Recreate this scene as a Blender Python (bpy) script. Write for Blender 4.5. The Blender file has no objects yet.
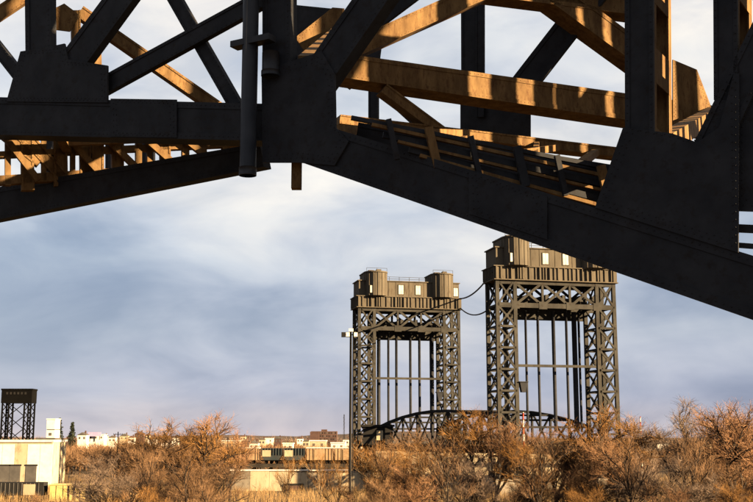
import bpy, math, random
from mathutils import Vector, Matrix
from math import radians as R, sin, cos, tan, pi, atan

# ------------------------------------------------------------------ camera, sky, sun, exposure
sc = bpy.context.scene
col = sc.collection
F = 1100.0                      # focal length in photograph pixels (753 wide)
CZ = 11.0                       # camera height above the ground
PITCH = atan(186.0 / F)
cam_d = bpy.data.cameras.new('camera')
cam = bpy.data.objects.new('camera', cam_d)
col.objects.link(cam)
cam_d.sensor_width = 36.0
cam_d.lens = 36.0 * F / 753.0
cam_d.clip_start = 0.1
cam_d.clip_end = 20000
cam.location = (0, 0, CZ)
cam.rotation_euler = (pi / 2 + PITCH, 0, 0)
sc.camera = cam

SUN_AZ = 113.0                  # clockwise from +Y: behind the camera, to the right
SUN_EL = 15.0
sdir = Vector((sin(R(SUN_AZ)) * cos(R(SUN_EL)), cos(R(SUN_AZ)) * cos(R(SUN_EL)), sin(R(SUN_EL))))
sun_d = bpy.data.lights.new('sun', 'SUN')
sun_d.energy = 5.0
sun_d.angle = R(0.5)
sun_d.color = (1.0, 0.70, 0.38)
sun = bpy.data.objects.new('sun', sun_d)
sun.rotation_euler = (-sdir).to_track_quat('-Z', 'Y').to_euler()
sun.location = (60, -40, 60)
col.objects.link(sun)

vs = sc.view_settings
vs.view_transform = 'Standard'
vs.look = 'None'
vs.gamma = 1.0
vs.use_curve_mapping = False
vs.exposure = 3.3

world = bpy.data.worlds.new('World')
sc.world = world
world.use_nodes = True
wn, wl = world.node_tree.nodes, world.node_tree.links
wn.clear()


def N(nodes, kind, **kw):
    n = nodes.new(kind)
    for k, v in kw.items():
        if k.startswith('i_'):
            n.inputs[int(k[2:])].default_value = v
        else:
            setattr(n, k, v)
    return n


def ramp(nodes, stops, interp='LINEAR'):
    n = nodes.new('ShaderNodeValToRGB')
    cr = n.color_ramp
    cr.interpolation = interp
    while len(cr.elements) < len(stops):
        cr.elements.new(0.5)
    for e, (p, c) in zip(cr.elements, stops):
        e.position = p
        e.color = tuple(c) + (1.0,) if len(c) == 3 else c
    return n


wo = N(wn, 'ShaderNodeOutputWorld')
bg = N(wn, 'ShaderNodeBackground')
bg.inputs[1].default_value = 0.05
sky = N(wn, 'ShaderNodeTexSky')
sky.sky_type = 'NISHITA'
sky.sun_disc = False
sky.sun_elevation = R(SUN_EL)
sky.sun_rotation = R(SUN_AZ)
sky.altitude = 10
sky.air_density = 1.0
sky.dust_density = 1.5
tc = N(wn, 'ShaderNodeTexCoord')
sep = N(wn, 'ShaderNodeSeparateXYZ')
wl.new(tc.outputs['Generated'], sep.inputs[0])
# cloud layers drawn out sideways, as a winter stratocumulus deck seen low over the horizon
mp = N(wn, 'ShaderNodeMapping')
mp.inputs['Scale'].default_value = (1.0, 1.0, 2.6)
mp.inputs['Location'].default_value = (2.441, 6.167, 6.287)
wl.new(tc.outputs['Generated'], mp.inputs[0])
n1 = N(wn, 'ShaderNodeTexNoise')            # billows
n1.inputs['Scale'].default_value = 6.5
n1.inputs['Detail'].default_value = 9.0
n1.inputs['Roughness'].default_value = 0.55
n1.inputs['Distortion'].default_value = 0.5
wl.new(mp.outputs[0], n1.inputs['Vector'])
n2 = N(wn, 'ShaderNodeTexNoise')            # large banks
n2.inputs['Scale'].default_value = 2.6
n2.inputs['Detail'].default_value = 5.0
n2.inputs['Distortion'].default_value = 0.3
wl.new(mp.outputs[0], n2.inputs['Vector'])
# tone of the cloud deck by height above the horizon (linear, before exposure)
elev = ramp(wn, [(0.0, (1.5, 1.3, 1.3)), (0.014, (1.26, 1.15, 1.22)), (0.04, (1.0, 1.02, 1.23)),
                 (0.115, (1.06, 1.08, 1.21)), (0.17, (1.26, 1.28, 1.35)), (0.23, (1.54, 1.51, 1.48)), (1.0, (1.56, 1.5, 1.44))], 'EASE')
wl.new(sep.outputs[2], elev.inputs[0])
cl = ramp(wn, [(0.34, (0.76, 0.80, 0.88)), (0.48, (0.96, 0.97, 1.0)), (0.64, (1.16, 1.14, 1.10))])
wl.new(n1.outputs[0], cl.inputs[0])
mul = N(wn, 'ShaderNodeMix', data_type='RGBA', blend_type='MULTIPLY')
mul.inputs[0].default_value = 1.0
wl.new(elev.outputs[0], mul.inputs[6])
wl.new(cl.outputs[0], mul.inputs[7])
clr = ramp(wn, [(0.36, (0.56, 0.64, 0.77)), (0.47, (0.9, 0.94, 1.0)), (0.60, (1.18, 1.14, 1.08))])
wl.new(n2.outputs[0], clr.inputs[0])
mul2 = N(wn, 'ShaderNodeMix', data_type='RGBA', blend_type='MULTIPLY')
mul2.inputs[0].default_value = 1.0
wl.new(mul.outputs[2], mul2.inputs[6])
wl.new(clr.outputs[0], mul2.inputs[7])
mix = N(wn, 'ShaderNodeMix', data_type='RGBA')
mix.inputs[0].default_value = 0.94
wl.new(sky.outputs[0], mix.inputs[6])
wl.new(mul2.outputs[2], mix.inputs[7])
wl.new(mix.outputs[2], bg.inputs[0])
wl.new(bg.outputs[0], wo.inputs[0])

# ------------------------------------------------------------------ helpers
rnd = random.Random(7)


def ray(px, py):
    xc = (px - 376.5) / F
    yc = (251.0 - py) / F
    return Vector((xc, cos(PITCH) - yc * sin(PITCH), sin(PITCH) + yc * cos(PITCH)))


def at(px, py, Y):
    d = ray(px, py)
    return Vector((0, 0, CZ)) + d * (Y / d.y)


def atz(px, py, Y):
    return at(px, py, Y).z


class Plane:
    """vertical plane Y = Y0 + k X, one side frame of the near bridge"""
    def __init__(s, Y0, k):
        s.Y0, s.k = Y0, k
        s.n = Vector((-k, 1, 0)).normalized()          # away from the camera
        s.u = Vector((1, k, 0)).normalized()

    def P(s, px, py):
        d = ray(px, py)
        return Vector((0, 0, CZ)) + d * (s.Y0 / (d.y - s.k * d.x))


W = {}        # origin of each object in the frame its coordinates are given in


def root(name, label, cat, loc=(0, 0, 0), rotz=0.0, group=None, local=False):
    o = bpy.data.objects.new(name, None)
    o.empty_display_size = 0.5
    col.objects.link(o)
    o.location = loc
    o.rotation_euler = (0, 0, rotz)
    tag(o, label, cat, group)
    W[o.name] = Vector((0, 0, 0)) if local else Vector(loc)
    return o


def tag(o, label=None, cat=None, group=None, kind=None):
    if label: o['label'] = label
    if cat: o['category'] = cat
    if group: o['group'] = group
    if kind: o['kind'] = kind
    return o


def link(name, me, loc, parent=None):
    o = bpy.data.objects.new(name, me)
    col.objects.link(o)
    o.location = Vector(loc) - (W[parent.name] if parent else Vector((0, 0, 0)))
    if parent: o.parent = parent
    W[o.name] = Vector(loc)
    return o


def mesh(name, verts, faces, mat, parent=None, smooth=False, recentre=True):
    me = bpy.data.meshes.new(name)
    if recentre:
        vx = [Vector(v) for v in verts]
        lo = Vector((min(v.x for v in vx), min(v.y for v in vx), min(v.z for v in vx)))
        hi = Vector((max(v.x for v in vx), max(v.y for v in vx), max(v.z for v in vx)))
        c = (lo + hi) / 2
        c.z = lo.z
        verts = [v - c for v in vx]
    else:
        c = Vector((0, 0, 0))
    me.from_pydata([tuple(v) for v in verts], [], faces)
    me.validate()
    me.materials.append(mat)
    if smooth:
        me.polygons.foreach_set('use_smooth', [True] * len(me.polygons))
    me.update()
    return link(name, me, c, parent)


BOXF = [(0, 3, 2, 1), (4, 5, 6, 7), (0, 1, 5, 4), (1, 2, 6, 5), (2, 3, 7, 6), (3, 0, 4, 7)]


def fix(verts, faces):
    """turn faces of a closed convex solid outwards"""
    c = sum((Vector(v) for v in verts), Vector()) / len(verts)
    out = []
    for f in faces:
        p = [Vector(verts[i]) for i in f]
        fc = sum(p, Vector()) / len(p)
        n = Vector()
        for i in range(len(p)):
            a, b = p[i], p[(i + 1) % len(p)]
            n += a.cross(b)
        out.append(tuple(f) if n.dot(fc - c) >= 0 else tuple(reversed(f)))
    return out


def box(name, lo, hi, mat, parent=None):
    x0, y0, z0 = lo
    x1, y1, z1 = hi
    v = [(x0, y0, z0), (x1, y0, z0), (x1, y1, z0), (x0, y1, z0), (x0, y0, z1), (x1, y0, z1), (x1, y1, z1), (x0, y1, z1)]
    return mesh(name, v, BOXF, mat, parent)


_unit = {}


def unit_cube(mat):
    if mat.name not in _unit:
        me = bpy.data.meshes.new('bar_' + mat.name)
        h = 0.5
        v = [(-h, -h, -h), (h, -h, -h), (h, h, -h), (-h, h, -h), (-h, -h, h), (h, -h, h), (h, h, h), (-h, h, h)]
        me.from_pydata(v, [], BOXF)
        me.materials.append(mat)
        me.update()
        _unit[mat.name] = me
    return _unit[mat.name]


def bar(name, a, b, w, d, mat, parent=None, up=(0, 0, 1)):
    """straight bar a-b; w across (perpendicular to up), d along up"""
    a, b = Vector(a), Vector(b)
    x = (b - a)
    L = x.length
    x.normalize()
    up = Vector(up)
    if abs(x.dot(up)) > 0.98:
        up = Vector((0, 1, 0)) if abs(x.y) < 0.9 else Vector((1, 0, 0))
    y = up.cross(x).normalized()
    z = x.cross(y)
    m = Matrix(((x.x, y.x, z.x, 0), (x.y, y.y, z.y, 0), (x.z, y.z, z.z, 0), (0, 0, 0, 1)))
    o = bpy.data.objects.new(name, unit_cube(mat))
    col.objects.link(o)
    c = (a + b) / 2 - (W[parent.name] if parent else Vector((0, 0, 0)))
    if parent: o.parent = parent
    o.matrix_basis = Matrix.Translation(c) @ m @ Matrix.Diagonal((L, w, d, 1))
    return o


def tube_geo(pts, rads, sides, V, Fc, cap=True):
    """append a tapered tube through pts to V/Fc"""
    base = len(V)
    n = len(pts)
    prev = None
    for i in range(n):
        if i == 0: t = pts[1] - pts[0]
        elif i == n - 1: t = pts[-1] - pts[-2]
        else: t = pts[i + 1] - pts[i - 1]
        t = t.normalized()
        ref = Vector((0, 0, 1)) if abs(t.z) < 0.9 else Vector((1, 0, 0))
        a = t.cross(ref).normalized()
        b = t.cross(a)
        for k in range(sides):
            an = 2 * pi * k / sides
            V.append(pts[i] + (a * cos(an) + b * sin(an)) * rads[i])
    for i in range(n - 1):
        for k in range(sides):
            k2 = (k + 1) % sides
            Fc.append((base + i * sides + k, base + i * sides + k2, base + (i + 1) * sides + k2, base + (i + 1) * sides + k))
    if cap:
        Fc.append(tuple(base + k for k in range(sides)))
        Fc.append(tuple(base + (n - 1) * sides + k for k in reversed(range(sides))))


def tube(name, pts, rads, mat, parent=None, sides=10, smooth=True):
    V, Fc = [], []
    pts = [Vector(p) for p in pts]
    if not hasattr(rads, '__len__'): rads = [rads] * len(pts)
    tube_geo(pts, rads, sides, V, Fc)
    return mesh(name, V, Fc, mat, parent, smooth)


def extrude(name, front, vec, mat, parent=None):
    """solid from a flat polygon (list of points) pushed along vec"""
    n = len(front)
    v = [Vector(p) for p in front] + [Vector(p) + Vector(vec) for p in front]
    fa = [tuple(range(n)), tuple(range(2 * n - 1, n - 1, -1))]
    fa += [(i, n + i, n + (i + 1) % n, (i + 1) % n) for i in range(n)]
    # orientation
    a = Vector()
    for i in range(n):
        a += v[i].cross(v[(i + 1) % n])
    if a.dot(Vector(vec)) > 0:
        fa = [tuple(reversed(f)) for f in fa]
    return mesh(name, v, fa, mat, parent)


# ------------------------------------------------------------------ materials
def material(name, c1, c2=None, scale=1.0, rough=0.75, metal=0.0, bump=0.0, spots=None, spot_amt=0.5, stretch=(1, 1, 1), detail=6, spec=0.12, coord='Object'):
    m = bpy.data.materials.new(name)
    m.use_nodes = True
    nd, lk = m.node_tree.nodes, m.node_tree.links
    b = nd['Principled BSDF']
    b.inputs['Roughness'].default_value = rough
    b.inputs['Metallic'].default_value = metal
    b.inputs['Specular IOR Level'].default_value = spec
    if c2 is None:
        b.inputs['Base Color'].default_value = tuple(c1) + (1,)
        return m
    t = N(nd, 'ShaderNodeNewGeometry') if coord == 'Object' else N(nd, 'ShaderNodeTexCoord')
    mpp = N(nd, 'ShaderNodeMapping')
    mpp.inputs['Scale'].default_value = stretch
    lk.new(t.outputs['Position'] if coord == 'Object' else t.outputs[coord], mpp.inputs[0])
    n = N(nd, 'ShaderNodeTexNoise')
    n.inputs['Scale'].default_value = scale
    n.inputs['Detail'].default_value = detail
    n.inputs['Roughness'].default_value = 0.6
    lk.new(mpp.outputs[0], n.inputs['Vector'])
    r = ramp(nd, [(0.32, c1), (0.68, c2)])
    lk.new(n.outputs[0], r.inputs[0])
    out = r.outputs[0]
    if spots:
        n2_ = N(nd, 'ShaderNodeTexNoise')
        n2_.inputs['Scale'].default_value = scale * 3.1
        n2_.inputs['Detail'].default_value = 8
        n2_.inputs['Roughness'].default_value = 0.7
        lk.new(mpp.outputs[0], n2_.inputs['Vector'])
        r2 = ramp(nd, [(0.52, (0, 0, 0)), (0.66, (spot_amt,) * 3)])
        lk.new(n2_.outputs[0], r2.inputs[0])
        mx = N(nd, 'ShaderNodeMix', data_type='RGBA')
        lk.new(r2.outputs[0], mx.inputs[0])
        lk.new(out, mx.inputs[6])
        mx.inputs[7].default_value = tuple(spots) + (1,)
        out = mx.outputs[2]
    lk.new(out, b.inputs['Base Color'])
    if bump:
        bp = N(nd, 'ShaderNodeBump')
        bp.inputs['Strength'].default_value = bump
        bp.inputs['Distance'].default_value = 0.05
        lk.new(n.outputs[0], bp.inputs['Height'])
        lk.new(bp.outputs[0], b.inputs['Normal'])
    return m


M = {}
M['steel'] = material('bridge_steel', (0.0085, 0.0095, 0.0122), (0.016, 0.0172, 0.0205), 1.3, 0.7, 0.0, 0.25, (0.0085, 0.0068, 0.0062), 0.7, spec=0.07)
M['rust_lit'] = material('rusty_steel_lit', (0.05, 0.0285, 0.012), (0.108, 0.067, 0.029), 1.1, 0.8, 0.0, 0.3, (0.036, 0.0155, 0.007), 0.8, stretch=(2.4, 2.4, 0.8), spec=0.06)  # rusty ochre, lightened so the colour carries part of the sunlight
M['pipe'] = material('pipe_iron', (0.011, 0.0123, 0.0158), (0.018, 0.0195, 0.0235), 2.0, 0.5, 0.0, 0.1, spec=0.1)
M['tower_steel'] = material('tower_steel', (0.0125, 0.0125, 0.012), (0.0265, 0.0258, 0.0235), 0.35, 0.8, 0.0, 0.1, (0.011, 0.008, 0.006), 0.6, spec=0.06)
M['house_steel'] = material('machinery_house_sheet', (0.038, 0.0335, 0.0265), (0.056, 0.0485, 0.037), 0.5, 0.8, 0.0, 0.1, (0.0185, 0.0125, 0.0085), 0.6, stretch=(1, 1, 0.25), spec=0.06)
M['span_steel'] = material('span_steel', (0.0075, 0.0078, 0.0085), (0.014, 0.014, 0.0145), 0.4, 0.8, 0, 0.1, spec=0.05)
M['rope'] = material('rope_steel', (0.008, 0.009, 0.012), (0.013, 0.014, 0.017), 1.0, 0.7, spec=0.06)
M['dark_steel'] = material('dark_tower_steel', (0.0014, 0.0014, 0.0016), (0.0024, 0.0024, 0.0023), 0.2, 0.9, spec=0.03)
M['pane'] = material('window_pane', (0.2, 0.19, 0.17), (0.3, 0.285, 0.26), 1.0, 0.3)
M['concrete'] = material('concrete', (0.0792, 0.0693, 0.0561), (0.132, 0.1155, 0.0924), 0.4, 0.9, 0, 0.2, (0.0396, 0.033, 0.0264), 0.6)
M['cream_wall'] = material('cream_wall', (0.187, 0.153, 0.102), (0.255, 0.2167, 0.153), 0.3, 0.85, 0, 0.1, (0.085, 0.06375, 0.03825), 0.6, stretch=(1, 1, 0.4))
M['white_paint'] = material('white_paint', (0.324, 0.306, 0.279), (0.414, 0.396, 0.36), 0.5, 0.7, 0, 0.05, (0.18, 0.162, 0.135), 0.3)
M['yellow_paint'] = material('yellow_paint', (0.272, 0.204, 0.0765), (0.34, 0.2635, 0.1105), 0.8, 0.6, 0, 0.05, (0.119, 0.0765, 0.0255), 0.4)
M['dark_paint'] = material('dark_paint', (0.00792, 0.00792, 0.00858), (0.0132, 0.01254, 0.01188), 0.8, 0.9, spec=0.04)
M['grey_roof'] = material('grey_roof', (0.033, 0.03168, 0.03036), (0.0561, 0.0528, 0.0495), 0.5, 0.9)
M['brick'] = material('brick_wall', (0.033, 0.0198, 0.01716), (0.0495, 0.0297, 0.02508), 0.3, 0.9)
M['teal_car'] = material('hopper_paint', (0.01188, 0.01716, 0.0198), (0.0231, 0.02772, 0.02904), 0.4, 0.6, 0, 0, (0.0264, 0.01452, 0.00924), 0.6)
M['cream_car'] = material('box_car_paint', (0.132, 0.0858, 0.0495), (0.1848, 0.132, 0.0792), 0.4, 0.7, 0, 0, (0.066, 0.033, 0.0165), 0.6)
M['rail_bed'] = material('rail_ballast', (0.0132, 0.01122, 0.0099), (0.0264, 0.0231, 0.01848), 0.6, 0.95, spec=0.03)
M['ground'] = material('dry_grass_ground', (0.03, 0.0204, 0.0108), (0.06, 0.042, 0.0216), 0.03, 0.95, 0, 0.2, (0.015, 0.0114, 0.0078), 0.7)
M['hill'] = material('far_hill', (0.0264, 0.01848, 0.01452), (0.0462, 0.033, 0.02376), 0.01, 0.95)
M['bark'] = material('dark_bark', (0.00924, 0.00726, 0.00594), (0.0198, 0.01518, 0.01188), 1.5, 0.9)
M['bark_pale'] = material('pale_bark', (0.081, 0.0585, 0.036), (0.126, 0.0945, 0.0612), 1.5, 0.9)
M['twig_gold'] = material('golden_twigs', (0.085, 0.043, 0.015), (0.145, 0.08, 0.03), 0.25, 0.9, spec=0.02)
M['twig_brown'] = material('brown_twigs', (0.065, 0.037, 0.019), (0.115, 0.068, 0.036), 0.25, 0.8)
M['twig_red'] = material('russet_twigs', (0.098, 0.051, 0.026), (0.15, 0.084, 0.044), 0.25, 0.8)
M['twig_grey'] = material('grey_twigs', (0.075, 0.053, 0.04), (0.12, 0.088, 0.066), 0.25, 0.8)
M['reed'] = material('dry_reeds', (0.112, 0.068, 0.0288), (0.16, 0.108, 0.0496), 0.4, 0.85)
M['fir'] = material('fir_needles', (0.0066, 0.0099, 0.00594), (0.0132, 0.01716, 0.01056), 0.3, 0.9)
M['red_paint'] = material('red_paint', (0.132, 0.0165, 0.0099), (0.165, 0.0264, 0.0132), 1.0, 0.6)
M['lamp_glass'] = material('lamp_glass', (0.45, 0.4, 0.33), (0.5, 0.45, 0.38), 1.0, 0.2)
M['sign_lilac'] = material('lilac_board', (0.1716, 0.132, 0.2376), (0.2112, 0.1782, 0.2772), 0.5, 0.7)

# ------------------------------------------------------------------ ground and far land
gv, gf = [], []
G = 40
rg = random.Random(3)
xs = [-6000 + 12000 * i / G for i in range(G + 1)]
ys = [-400, -150, 0, 60, 110, 160, 220, 280, 340, 420, 520, 700, 900, 1200, 1700, 2500, 4000, 7000, 11000]
for y in ys:
    for x in xs:
        gv.append((x, y, 0.0))
for j in range(len(ys) - 1):
    for i in range(G):
        a = j * (G + 1) + i
        gf.append((a, a + 1, a + G + 2, a + G + 1))
g = mesh('ground', gv, gf, M['ground'], recentre=False)
tag(g, kind='structure')

# low ridge on the skyline
hv, hf = [], []
K = 160
prof = [(0, 0.0), (60, 0.45), (160, 0.85), (320, 1.0), (700, 0.6), (1100, -0.02)]
for i in range(K + 1):
    x = -1500 + 3000 * i / K
    h = 13.0 + 3.5 * sin(x * 0.008 + 1.2) + 2.0 * sin(x * 0.021) + rg.uniform(-0.8, 0.8)
    h *= 0.75 if x > 150 else 1.0
    for dy, s in prof:
        hv.append((x, 1000 + dy, max(-0.3, h * s + (rg.uniform(-.6, .6) if 0.3 < s else -0.3))))
npf = len(prof)
for i in range(K):
    for j in range(npf - 1):
        a = i * npf + j
        hf.append((a, a + npf, a + npf + 1, a + 1))
tag(mesh('hill', hv, hf, M['hill'], recentre=False, smooth=True), kind='structure')

# ------------------------------------------------------------------ the near steel truss bridge overhead
A = Plane(26.7, -0.60)      # the side frame nearest the camera, turned away from the sun
C = Plane(29.4, -0.60)      # its second web, a few metres in
D = Plane(49.5, -0.62)      # the opposite side frame, turned away from the sun as well
B = Plane(40.0, 0.40)       # the cross frame behind, facing the sun
bridge = root('truss_bridge', 'huge dark riveted steel truss bridge passing overhead across the top of the picture', 'bridge', (0.0, 30.0, 0.0))
ST = M['steel']         # dark paint of the side frames, deepened to carry their shade
RU_LIT = M['rust_lit']          # rusty ochre of the inner frames, lightened to paint in the sun's gold


def rivets(points, nrm, parent, r=0.019, mat=None):
    V, Fc = [], []
    n = nrm.normalized()
    a = n.cross(Vector((0, 0, 1))).normalized()
    b = n.cross(a)
    for p in points:
        base = len(V)
        for s, h in ((1.0, 0.0), (0.6, 0.75)):
            for k in range(5):
                an = 2 * pi * k / 5
                V.append(p + (a * cos(an) + b * sin(an)) * r * s + n * r * h)
        for k in range(5):
            k2 = (k + 1) % 5
            Fc.append((base + k, base + k2, base + 5 + k2, base + 5 + k))
        Fc.append(tuple(base + 5 + k for k in range(5)))
    if V:
        tag(mesh('rivet_rows', V, Fc, mat or ST, parent), kind='stuff')


def line_pts(a, b, step):
    L = (b - a).length
    n = max(1, int(L / step))
    return [a + (b - a) * ((i + 0.5) / n) for i in range(n)]


def member(name, p0, p1, w0, w1, pl, depth, off=0.0, style='box', label=None, riv=True):
    (x0, y0), (x1, y1) = p0, p1
    L = math.hypot(x1 - x0, y1 - y0)
    qx, qy = -(y1 - y0) / L, (x1 - x0) / L            # across, on the picture
    a0, a1 = pl.P(x0 - qx * w0 / 2, y0 - qy * w0 / 2), pl.P(x0 + qx * w0 / 2, y0 + qy * w0 / 2)
    b0, b1 = pl.P(x1 - qx * w1 / 2, y1 - qy * w1 / 2), pl.P(x1 + qx * w1 / 2, y1 + qy * w1 / 2)
    n = pl.n
    o_ = n * off
    a0, a1, b0, b1 = a0 + o_, a1 + o_, b0 + o_, b1 + o_
    d = n * depth
    mt = RU_LIT if pl is B else ST
    if style in ('box', 'plain'):
        v = [a0, b0, b1, a1, a0 + d, b0 + d, b1 + d, a1 + d]
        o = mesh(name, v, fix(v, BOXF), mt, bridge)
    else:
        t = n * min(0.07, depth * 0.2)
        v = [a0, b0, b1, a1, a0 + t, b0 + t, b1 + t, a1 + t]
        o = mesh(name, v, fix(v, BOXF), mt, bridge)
        v2 = [q + d - t for q in (a0, b0, b1, a1)] + [q + d for q in (a0, b0, b1, a1)]
        mesh('rear_plate', v2, fix(v2, BOXF), RU_LIT, o)
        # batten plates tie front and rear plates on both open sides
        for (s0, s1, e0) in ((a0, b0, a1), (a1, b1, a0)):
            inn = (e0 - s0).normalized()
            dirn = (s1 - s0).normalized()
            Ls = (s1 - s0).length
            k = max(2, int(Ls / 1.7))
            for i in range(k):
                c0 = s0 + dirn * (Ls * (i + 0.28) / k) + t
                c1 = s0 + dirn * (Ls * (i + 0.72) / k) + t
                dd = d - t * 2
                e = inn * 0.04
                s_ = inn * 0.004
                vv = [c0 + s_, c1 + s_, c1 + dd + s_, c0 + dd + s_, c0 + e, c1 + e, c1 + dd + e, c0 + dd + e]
                mesh('batten_plate', vv, fix(vv, BOXF), RU_LIT, o)
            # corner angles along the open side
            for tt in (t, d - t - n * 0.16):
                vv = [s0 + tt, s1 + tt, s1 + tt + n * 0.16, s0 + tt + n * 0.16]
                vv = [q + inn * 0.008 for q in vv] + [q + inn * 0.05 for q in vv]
                mesh('corner_angle', vv, fix(vv, BOXF), RU_LIT, o)
    # flange strips standing proud on the face
    wid = (a1 - a0).length
    if wid > 0.30 and style != 'plain':
        pts = []
        for (s0, s1, e0, e1) in ((a0, b0, a1, b1), (a1, b1, a0, b0)):
            f0 = (e0 - s0) * 0.17
            f1 = (e1 - s1) * 0.17
            pr = -n * 0.025
            vv = [s0, s1, s1 + f1, s0 + f0]
            vv = [q + pr for q in vv] + [q - n * 0.001 for q in vv]
            mesh('flange_plate', vv, fix(vv, BOXF), mt, o)
            if riv:
                pts += line_pts(s0 + f0 * 0.5 + pr, s1 + f1 * 0.5 + pr, 0.17)
        if riv: rivets(pts, -n, o, mat=mt)
    if label: o['label'] = label
    return o


def gusset(poly, pl, off=-0.07, thick=0.06, step=0.16, inset=0.10):
    pts = [pl.P(x, y) + pl.n * off for x, y in poly]
    mt = RU_LIT if pl is B else ST
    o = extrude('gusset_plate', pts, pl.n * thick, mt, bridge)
    c = sum(pts, Vector()) / len(pts)
    rv = []
    for ring in (1, 2):
        q = [p + (c - p).normalized() * inset * ring * 1.3 for p in pts]
        for i in range(len(q)):
            rv += line_pts(q[i], q[(i + 1) % len(q)], step)
    rivets(rv, -pl.n, o, mat=mt)
    return o


# --- side frame A: the kinked lower chord
member('lower_chord', (-170, 112), (292, 123), 38, 37, A, 0.75, style='box')
member('lower_chord', (292, 137), (920, 342), 41, 68, A, 0.85, style='box')
# posts
member('post', (36, -260), (39, 100), 27, 25, A, 0.22)
member('post', (276, -260), (277, 130), 27, 28, A, 0.30)
member('post', (638, -280), (640, 185), 28, 29, A, 1.35, style='ladder')
member('post', (724, -290), (726, 100), 24, 24, A, 1.35, style='ladder')
# diagonals
member('diagonal', (206, -120), (50, 92), 24, 26, A, 0.24)
member('diagonal', (135, 0 - 60), (228, 104), 13, 13, A, 0.16, off=0.35)
member('diagonal', (300, -27), (95, 86), 16, 17, A, 0.16, off=0.18)
member('diagonal', (440, -100), (306, 92), 29, 30, A, 0.40)
member('diagonal', (-60, -20), (30, 95), 11, 12, A, 0.14, off=0.2)
member('diagonal', (800, -40), (690, 190), 30, 34, A, 0.35)
# gussets on the side frame
gusset([(22, 52), (52, 47), (66, 44), (70, 60), (109, 66), (109, 103), (8, 102)], A)
gusset([(112, 99), (178, 100), (178, 138), (112, 137)], A, off=-0.06, thick=0.03)
gusset([(470, 171), (548, 197), (548, 240), (470, 214)], A, off=-0.06, thick=0.03)
gusset([(263, 72), (292, 62), (323, 52), (336, 74), (337, 128), (350, 142), (336, 166), (300, 163), (264, 163)], A)
gusset([(624, 128), (673, 134), (698, 143), (720, 128), (734, 76), (740, 74), (739, 253), (596, 208)], A)
gusset([(736, 74), (800, 58), (800, 212), (736, 210)], A, off=0.1)
member('lacing_bar', (734, 226), (800, 229), 8, 8, A, 0.1, off=0.25, style='plain')
member('lacing_bar', (734, 243), (800, 248), 5, 5, A, 0.1, off=0.25, style='plain')

# second web of the chord, inside
member('inner_chord', (-130, 227), (262, 155), 36, 24, C, 0.35)
member('inner_chord', (345, 130), (640, 192), 26, 52, C, 0.30, off=0.6)

# --- cross frame B behind, lit by the low sun; dark pieces belong to the opposite side frame D
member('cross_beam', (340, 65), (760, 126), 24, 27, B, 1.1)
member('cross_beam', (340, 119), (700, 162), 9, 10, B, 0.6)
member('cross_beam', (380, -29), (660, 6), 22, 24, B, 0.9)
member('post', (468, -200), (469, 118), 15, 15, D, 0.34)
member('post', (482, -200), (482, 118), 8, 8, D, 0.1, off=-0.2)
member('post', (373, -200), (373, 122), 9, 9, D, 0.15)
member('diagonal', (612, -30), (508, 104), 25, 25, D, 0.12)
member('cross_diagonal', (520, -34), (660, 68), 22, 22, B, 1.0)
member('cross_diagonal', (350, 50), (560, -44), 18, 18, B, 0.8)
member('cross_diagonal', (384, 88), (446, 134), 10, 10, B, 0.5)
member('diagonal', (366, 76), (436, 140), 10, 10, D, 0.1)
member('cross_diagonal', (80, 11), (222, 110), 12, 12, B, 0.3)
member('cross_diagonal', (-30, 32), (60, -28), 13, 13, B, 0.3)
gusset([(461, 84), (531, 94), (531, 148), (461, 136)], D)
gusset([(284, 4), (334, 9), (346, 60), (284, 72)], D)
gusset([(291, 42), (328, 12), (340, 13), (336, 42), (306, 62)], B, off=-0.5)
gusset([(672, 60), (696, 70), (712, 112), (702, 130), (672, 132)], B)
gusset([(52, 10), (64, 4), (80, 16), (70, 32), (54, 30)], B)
member('diagonal', (350, 40), (430, -20), 16, 16, D, 0.12)
gusset([(337, 20), (372, -14), (384, 30), (380, 62), (350, 90), (337, 80)], D)
# the next cross frame along the bridge, to the right of the picture; it throws the barred shadows on frame B
shadeB2 = Plane(17.7, 0.40)
rb = random.Random(11)
def onShadeB2(x, z): return Vector((x, shadeB2.Y0 + shadeB2.k * x, z))
x = 10.0
while x < 26:
    w = rb.uniform(0.45, 0.85)
    bar('cross_post', onShadeB2(x, 15), onShadeB2(x, 42), w, 0.4, ST, bridge, shadeB2.n)
    x += w + rb.uniform(0.8, 2.0)
shadeB3 = Plane(29.1, 0.40)  # second added frame, closer, for crisper shadow bars
def onShadeB3(x, z): return Vector((x, shadeB3.Y0 + shadeB3.k * x, z))
x = 16.2
while x < 31:
    w = rb.uniform(0.5, 1.0)
    bar('cross_post', onShadeB3(x, 15), onShadeB3(x, 38), w, 0.4, ST, bridge, shadeB3.n)
    x += w + rb.uniform(0.45, 1.1)
bar('gusset_plate', onShadeB3(12.9, 28.2), onShadeB3(15.6, 28.2), 3.6, 0.1, ST, bridge, shadeB3.n)  # added plate, unseen, shades the left part of the cross beam
bar('cross_beam', onShadeB3(13.0, 33.0), onShadeB3(32, 33.0), 1.0, 0.4, ST, bridge, shadeB3.n)
bar('cross_beam', onShadeB3(13.0, 20.0), onShadeB3(32, 20.0), 1.0, 0.4, ST, bridge, shadeB3.n)
bar('cross_diagonal', onShadeB3(17, 21), onShadeB3(25, 33), 0.7, 0.3, ST, bridge, shadeB3.n)
for z in (24.0, 35.5):
    bar('cross_beam', onShadeB2(9.2, z), onShadeB2(28, z), 1.3, 0.5, ST, bridge, shadeB2.n)
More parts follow.
